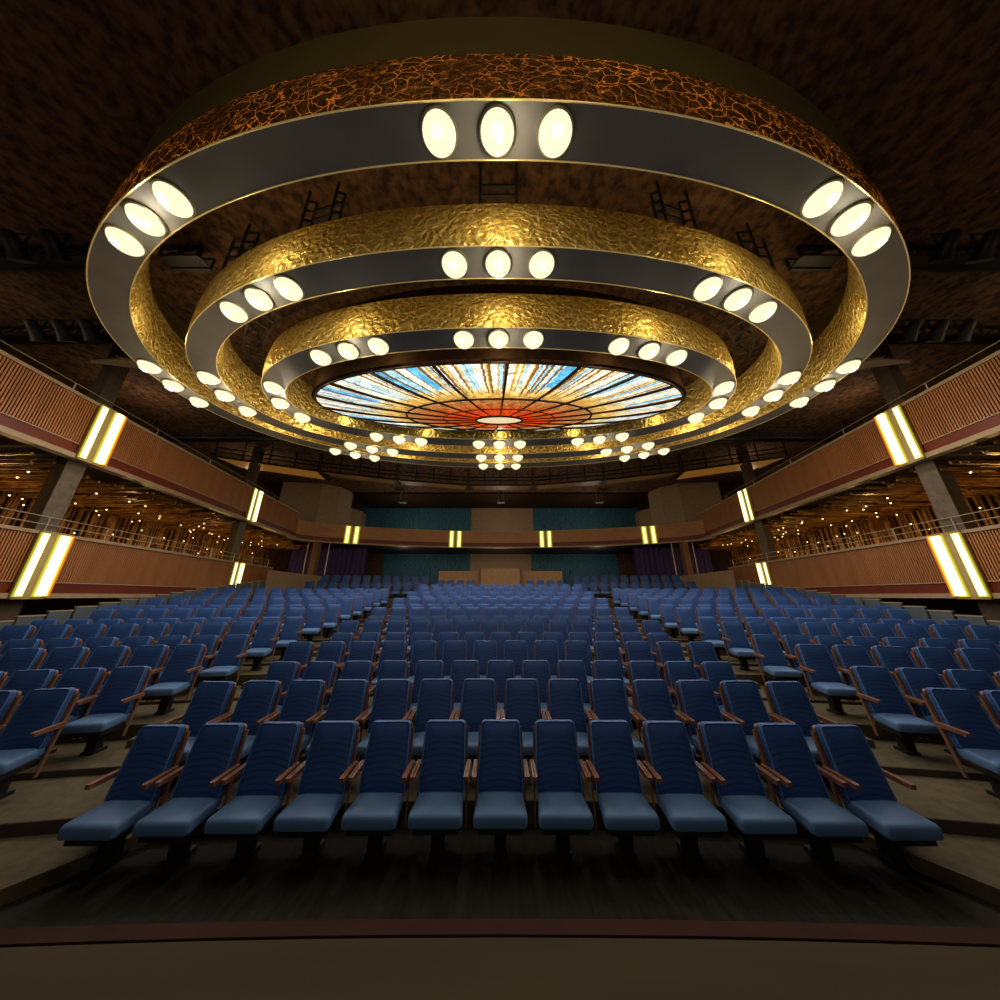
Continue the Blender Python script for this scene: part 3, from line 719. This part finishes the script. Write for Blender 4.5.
# the back leans: origin of the chair is the floor point below the top of the back
ZB, ZT, LEAN = .43, 1.04, .125
def back_xf(loops):
    out = []; h = ZT - ZB; ca = math.atan2(LEAN, h)
    for l in loops:
        out.append([(x, -LEAN + z * math.sin(ca) - t * math.cos(ca), ZB + z * math.cos(ca) + t * math.sin(ca) * .3) for x, z, t in l])
    return out
def seat_xf(loops):      # z along becomes depth from the rear to the front
    return [[(x, -.1 - z, .352 + t - .03 * (z / .385)) for x, z, t in l] for l in loops]
def seat_parts(lod):
    P_ = []
    hb = math.hypot(ZT - ZB, LEAN)
    m = MB().loft(back_xf(cushion(.485, .435, hb, .085, .012, .04))); P_.append(('backrest', m, 'blue_back', 45))
    if not lod:
        o = inset(rounded_outline(.485, .435, hb, .04), .006, .485, hb)
        m = MB().tube(back_xf([[(x, z, .078) for x, z in o]])[0], .007, 5, True); P_.append(('edge_sheen', m, 'edge_sheen', 60))
    m = MB(); o = rounded_outline(.495, .443, hb - .022, .04)
    m.loft(back_xf([[(x, z, t) for x, z in o] for t in (-.03, .005)])); P_.append(('back_panel', m, 'frame_wood', 40))
    m = MB().loft(seat_xf(cushion(.45, .51, .40, .115, .008, .035))); P_.append(('seat', m, 'blue_seat', 45))
    def ln(z): return -LEAN + (z - ZB) * LEAN / (ZT - ZB)
    for s in (-1, 1):
        m = MB(); m.bar((s * .232, ln(.96) + .03, .96), (s * .264, ln(.16) + .02, .16), .016, .045); P_.append(('side_post', m, 'frame_wood', None))
    for s in (-1, 1):
        m = MB(); y0, y1 = -.05, -.365
        # tapered wooden arm, slightly rising to the front, grooved along the middle
        lp = []
        for f in (0, .06, .5, .94, 1):
            y = y0 + (y1 - y0) * f; w = .046 + .004 * f - (.006 if f in (0, 1) else 0); hgt = .05 - .008 * f - (.006 if f in (0, 1) else 0); zc = .655 - .01 * f
            lp.append([(s * .267 - w / 2, y, zc - hgt / 2), (s * .267 + w / 2, y, zc - hgt / 2), (s * .267 + w / 2, y, zc + hgt / 2), (s * .267 + .004, y, zc + hgt / 2), (s * .267, y, zc + hgt / 2 - .006), (s * .267 - .004, y, zc + hgt / 2), (s * .267 - w / 2, y, zc + hgt / 2)])
        m.loft(lp); P_.append(('armrest', m, 'wood', None))
    m = MB(); m.box((0, -.28, .295), (.42, .34, .06)).box((0, -.22, .15), (.12, .11, .26)).box((0, -.24, .255), (.2, .2, .03))
    m.box((0, -.2, .02), (.14, .2, .04)); P_.append(('pedestal', m, 'dark', None))
    m = MB(); lp = [[(x, y - .0, z) for x, y, z in l] for l in [[(-.2, -.12, .315), (.2, -.12, .315), (.23, -.47, .33), (-.23, -.47, .33)], [(-.21, -.115, .335), (.21, -.115, .335), (.24, -.48, .35), (-.24, -.48, .35)]]]
    m.loft(lp); P_.append(('seat_pan', m, 'frame_wood', None))
    if lod:      # far rows: three parts
        f = MB()
        for nme, mm, mt, sm in P_:
            if nme in ('back_panel', 'armrest', 'side_post'): f.add(mm.v, mm.f)
        keep = [p for p in P_ if p[0] in ('backrest', 'seat')]
        ped = [p for p in P_ if p[0] == 'pedestal']
        return keep + [('frame', f, 'frame_wood', None)] + ped
    return P_
MESH = {}
for lod in (0, 1):
    MESH[lod] = []
    for nme, mm, mt, sm in seat_parts(lod):
        o = mm.build(nme, M[mt], None, sm); fix_normals(o); MESH[lod].append((nme, o.data)); bpy.data.objects.remove(o)

# row data: distance and height of the top of the backrests on the centre line, in pitches
ROWS = [(6.78, -2.25), (8.1, -1.865), (9.56, -1.742), (10.98, -1.418), (12.65, -1.337), (14.16, -1.005), (15.69, -.914), (17.4, -.575),
        (18.95, -.455), (20.5, -.125), (21.95, 0.0), (23.4, .31), (24.9, .69), (26.4, .94)]
RC = 56.0 + 6.78          # radius of the last... arcs share a centre at y = 6.78 - 56
CYC = 6.78 - 56.0
HB = ZT
def row_place(k, u):
    """seat on row k at arc distance u (pitches) from the centre line -> location and turn"""
    Yk, Zk = ROWS[k]; R = Yk - CYC; th = u / R
    return (R * math.sin(th) * P, (CYC + R * math.cos(th)) * P, Zk * P - HB), -th
def panel_x(Y): return 10.6 + .15 * Y
def place_seat(loc, rz, label, group, lod):
    r = empty('theatre_seat', loc, rz); tag(r, label, 'seat', group)
    for nme, me in MESH[lod]:
        o = bpy.data.objects.new(nme, me); col.objects.link(o)
        if nme == 'edge_sheen': o.parent = back; continue      # a sub-part of the backrest
        o.parent = r
        if nme == 'backrest': back = o
    return r
SIDE_DROP = {11: .06, 12: .13, 13: .2}      # the last rows of the side blocks rise less
rest = []
count = 0
for k in range(14):
    n = 13 if k % 2 == 0 else 14
    for i in range(n):
        u = (i - (n - 1) / 2) * (1.025 if k == 0 else .997)      # the centre block is almost straight
        loc, rz = (u * P, (ROWS[k][0] - u * u / (165 if k == 0 else 180)) * P, ROWS[k][1] * P - HB), 0.0
        if k <= 10:
            place_seat(loc, rz, 'blue padded theatre seat in centre block, %s row, %s from its left end' % (ORD[k], ORD1[i]), 'centre block seats, %s row' % ORD[k], 0 if k < 7 else 1); count += 1
        else: rest.append((loc, rz))
    if k == 0: continue
    u0 = {1: 9.5}.get(k, 9.6)
    for s, nm in ((-1, 'left'), (1, 'right')):
        i = 0
        while True:
            loc, rz = row_place(k, s * (u0 + i))
            if abs(loc[0]) > panel_x(loc[1]) - .35: break
            loc = (loc[0], loc[1], loc[2] - SIDE_DROP.get(k, 0))
            x_lim = {1: 10.9, 2: 13.4, 3: 16.6}.get(k, 99) * P + .45
            if abs(loc[0]) > x_lim: break
            if k <= 8:
                place_seat(loc, rz, 'blue padded theatre seat in %s block, %s row, %s from the aisle' % (nm, ORD[k - 1], ORD1[i]), '%s block seats, %s row' % (nm, ORD[k - 1]), 0 if k < 6 else 1); count += 1
            else: rest.append((loc, rz))
            i += 1
print('SEATS', count, 'rest', len(rest))
# rear seats, booth seats, balcony seats
REAR = []
for s in (-1, 1):
    for (Y, zt, xa, n) in ((20.2, .84, 5.3, 11), (21.5, 1.3, 5.2, 11)):
        for i in range(n):
            x = xa + .62 * i; REAR.append(((s * x, Y - x * x / 90, zt - HB), s * -.15))
    for i in range(4): REAR.append(((s * (1.85 + .62 * i), 19.3, .93 - HB), 0))
for s in (-1, 1):
    for i in range(18):
        x = .4 + .64 * i
        REAR.append(((s * x, 24.9 - 2.05 * (x / 11.6) ** 2 + 1.2, 5.42 - HB), s * -.03 * i))
rest += REAR
# beyond the first three hundred: the farthest and smallest rows as one object
m = MB(); mids = []
mats = ['blue_back', 'blue_seat', 'frame_wood', 'dark']
for loc, rz in rest:
    q = Matrix.Rotation(rz, 3, 'Z')
    for nme, mm, mt, sm in seat_parts(1):
        m.add([q @ Vector(v) + Vector(loc) for v in mm.v], mm.f); mids += [mats.index(mt)] * len(mm.f)
o = m.build('theatre_seats', M['blue_back'], None, 45)
for q in mats[1:]: o.data.materials.append(M[q])
o.data.polygons.foreach_set('material_index', mids); fix_normals(o)
tag(o, 'blue theatre seats of the farthest rows and the back balcony', 'seats', None, 'stuff')

# ------------------------------------------------------------------ floors
def arc_pts(Yc, X0, X1, n=40):
    R = (Yc - CYC) * P; out = []
    for i in range(n + 1):
        x = X0 + (X1 - X0) * i / n
        out.append((x, CYC * P + math.sqrt(R * R - x * x)))
    return out
XF = 17.5
fz = [z * P - HB for _, z in ROWS]
m = MB(); mr = MB()
for k in range(1, 14):
    y0 = ROWS[k][0] - 1.12
    y1 = (ROWS[k + 1][0] - 1.12) if k < 13 else 27.4
    for xa, xb, side in ((-XF, -4.9, 1), (-4.9, 4.9, 0), (4.9, XF, 1)):
        fk = fz[k] - side * SIDE_DROP.get(k, 0)
        A, B = arc_pts(y0, xa, xb, 18), arc_pts(y1 + .05, xa, xb, 18)
        m.loft([[(A[i][0], A[i][1], fk - .25), (B[i][0], B[i][1], fk - .25), (B[i][0], B[i][1], fk), (A[i][0], A[i][1], fk)] for i in range(len(A))])
        lowz = fz[k - 1] - side * SIDE_DROP.get(k - 1, 0)
        A2 = arc_pts(y0 - .012, xa, xb, 18)
        mr.loft([[(A2[i][0], A2[i][1], lowz - .1), (A[i][0], A[i][1], lowz - .1), (A[i][0], A[i][1], fk - .004), (A2[i][0], A2[i][1], fk - .004)] for i in range(len(A))])
struct(fix_normals(m.build('floor', M['carpet']))); struct(fix_normals(mr.build('trim_14', M['riser'])))
# rear terraces
struct(MB().box((0, 22.5, -.5), (2 * XF, 13.2, .72)).build('floor', M['carpet']))
for s in (-1, 1):
    struct(MB().box((s * 9, 22.2, .0), (8.6, 2.6, .51)).build('floor', M['carpet']))
# pit floor and low side platforms
Z0 = fz[0]
struct(MB().box((0, 2.5, Z0 - .1), (26, 5.2, .2)).build('floor', M['pit']))
for s in (-1, 1):
    pts = [(s * 5.65 * P, 6.95 * P), (s * 8.9 * P, 2.6 * P), (s * 25 * P, 2.6 * P), (s * 25 * P, 6.95 * P)]
    m = MB(); m.loft([[(x, y, Z0 - .05) for x, y in pts], [(x, y, Z0 + .12) for x, y in pts]]); struct(fix_normals(m.build('floor', M['carpet'])))
# aisle half-steps
for s, nm in ((-1, 'left'), (1, 'right')):
    for k in range(1, 13):
        y0 = ROWS[k + 1][0] - 1.12 - .5
        dz = fz[k + 1] - fz[k]
        if dz < .1 or k > 9: continue
        R = (y0 - CYC); u = s * 8.05; th = u / R
        c = (R * math.sin(th) * P, (CYC + R * math.cos(th)) * P + .15)
        o = MB().box((0, 0, dz / 4), (1.25, .3, dz / 2)).build('step', M['carpet']); o.location = (c[0], c[1], fz[k]); o.rotation_euler = (0, 0, -th)
        o.name = 'floor_step'; struct(o)
# stage
m = MB(); top = []
SZ = -1.5
for i in range(41):
    x = -9 + 18 * i / 40; top.append((x, 1.93 - x * x / 120))
m.loft([[(x, -6, SZ - .15), (x, y, SZ - .15), (x, y, SZ), (x, -6, SZ)] for x, y in top]); struct(fix_normals(m.build('floor_stage', M['stage'])))
m = MB(); m.loft([[(x, y + .014, SZ - .3), (x, y + .085, SZ - .3), (x, y + .085, SZ), (x, y + .014, SZ)] for x, y in top]); struct(fix_normals(m.build('trim_15', M['nosing'])))
m = MB(); m.loft([[(x, y - .1, Z0 - .05), (x, y + .02, Z0 - .05), (x, y + .02, SZ - .3), (x, y - .1, SZ - .3)] for x, y in top]); struct(fix_normals(m.build('trim_16', M['riser'])))

# ------------------------------------------------------------------ grey partition panels stepping up beside the side blocks
def floor_at(Y, X):
    yc = (math.hypot(X, Y - CYC * P) / P) + CYC
    z = fz[0]
    for k in range(14):
        if yc > ROWS[k][0] - 1.12: z = fz[k]
    return z
for s, nm in ((-1, 'left'), (1, 'right')):
    Y = 6.1; i = 0
    while Y < 17.2:
        X = panel_x(Y + .26); fl = floor_at(Y + .26, X)
        # the tops follow the sight line of the rows
        tops = -.98 + .062 * (Y - 6.1) ** 1.0 * 2.55
        zt = -.48 + (Y + .26 - 7.97) * .165 if Y < 10 else -.10 + (Y + .26 - 10.26) * .135
        r = empty('partition_panel', (s * X, Y + .26, fl), -s * math.atan(.15)); tag(r, 'grey partition panel with pale top rail beside %s block, %s from the stage' % (nm, ORD1[i] if i < 20 else 'last'), 'partition', 'grey panels beside the %s block' % nm)
        hh = zt - fl
        MB().box((0, 0, hh / 2), (.04, .5, hh - .03)).build('panel', M['panel'], r)
        MB().box((0, 0, hh - .01), (.06, .54, .03)).build('top_rail', M['ledge'], r)
        Y += .565; i += 1

for o in scene.objects:
    if o.parent is None and o.name.split('.')[0] in ('chandelier_ring', 'stained_glass_bowl', 'hanging_frame', 'curved_truss'): o.location.x -= .045
# ------------------------------------------------------------------ lift everything so the front floor is at z = 0
for o in list(scene.objects):
    if o.parent is None: o.location.z += EYE

# ------------------------------------------------------------------ camera
cam = bpy.data.cameras.new('camera'); co = bpy.data.objects.new('camera', cam); col.objects.link(co)
cam.sensor_width = 36; cam.lens = 36 * .299; cam.shift_x = -.0005; cam.clip_start = .05
co.location = (0, 0, EYE); co.rotation_euler = (math.radians(90 + 17.8), 0, 0)
scene.camera = co

# ------------------------------------------------------------------ lights
def light(kind, loc, energy, color, size=.1, rot=None, spot=None, sy=None, blend=.6):
    l = bpy.data.lights.new(kind.lower() + '_lamp', kind); l.energy = energy; l.color = color
    if kind == 'AREA':
        l.size = size
        if sy: l.shape = 'RECTANGLE'; l.size_y = sy
    else: l.shadow_soft_size = size
    if kind == 'SPOT': l.spot_size = spot; l.spot_blend = blend
    o = bpy.data.objects.new(l.name, l); col.objects.link(o); o.location = (loc[0], loc[1], loc[2] + EYE)
    if rot: o.rotation_euler = rot
    return o
WARM = (1, .87, .62); DOWN = (.95, .96, 1)
# levels of added spots under the lamp groups, from the stage side; front lowered
SPOT_LEVEL = [.1, .25, .75, .9, 1.0, .9, .75, .25]
for (root, pos), e in zip(RINGS, (190, 170, 150)):
    for g_ in range(8):
        x, y, z = pos[g_ * 3 + 1]
        light('SPOT', (x, y, z - .45), e * SPOT_LEVEL[g_], DOWN, .2, (0, 0, 0), math.radians(150))
        light('POINT', (x, y, z - .3), 20 if g_ not in (2, 6) else 22, WARM, .1)
# added light between the rings that rakes the gold
for (a, b, z, e) in ((1.49, .78, 1.0, 20), (1.23, .53, .97, 20), (1.0, .34, .96, 7)):
    raw, L = oval(a * H, b * H)
    for k in range(10):
        x, y, nx, ny = at_len(raw, L, L[-1] * k / 10)
        light('POINT', (x, CY + y, z * H), e, (1, .8, .42), .15)
# fill lights added for galleries, upper tier, side walls and back balcony
for s in (-1, 1):
    for y in (5, 8.8, 12.5, 16.5, 20.5):
        light('POINT', (s * (XW - 2.6), y, 2.3), 55, (1, .6, .2), .15)
    for y in (5, 11, 17):
        light('POINT', (s * (XW - 3.4), y, 7.2), 34, (1, .75, .45), .4)
    light('AREA', (s * 5, 6.5, 3.6), 90, (1, .78, .5), 3, (0, s * math.radians(-80), 0), sy=3)
light('AREA', (0, 17.5, 5.6), 55, (1, .82, .58), 14, (math.radians(90), 0, 0), sy=1)
for s in (-1, 1): light('POINT', (s * 13, 2.5, 6.2), 22, (1, .72, .42), .5)
# unseen fill lights added behind the camera, one aimed at the chandelier front
light('AREA', (0, -4, 2.5), 36, (1, .96, .9), 8, (math.radians(75), 0, 0), sy=4)
light('AREA', (0, -3.5, 6.5), 60, (1, .8, .5), 6, (math.radians(95), 0, 0), sy=1)
# soft fill light added in the balcony and under it
for x in (-8, 0, 8):
    light('POINT', (x, 25.0, 5.9), 60, (1, .86, .66), .3)
    light('POINT', (x, 24.8, 2.9), 45, (1, .86, .66), .3)

w = bpy.data.worlds.new('world'); scene.world = w; w.use_nodes = True
w.node_tree.nodes['Background'].inputs['Color'].default_value = (1, .85, .65, 1); w.node_tree.nodes['Background'].inputs['Strength'].default_value = .02
scene.view_settings.view_transform = 'Standard'
scene.cycles.use_denoising = True
scene.cycles.max_bounces = 5; scene.cycles.diffuse_bounces = 3; scene.cycles.sample_clamp_indirect = 4
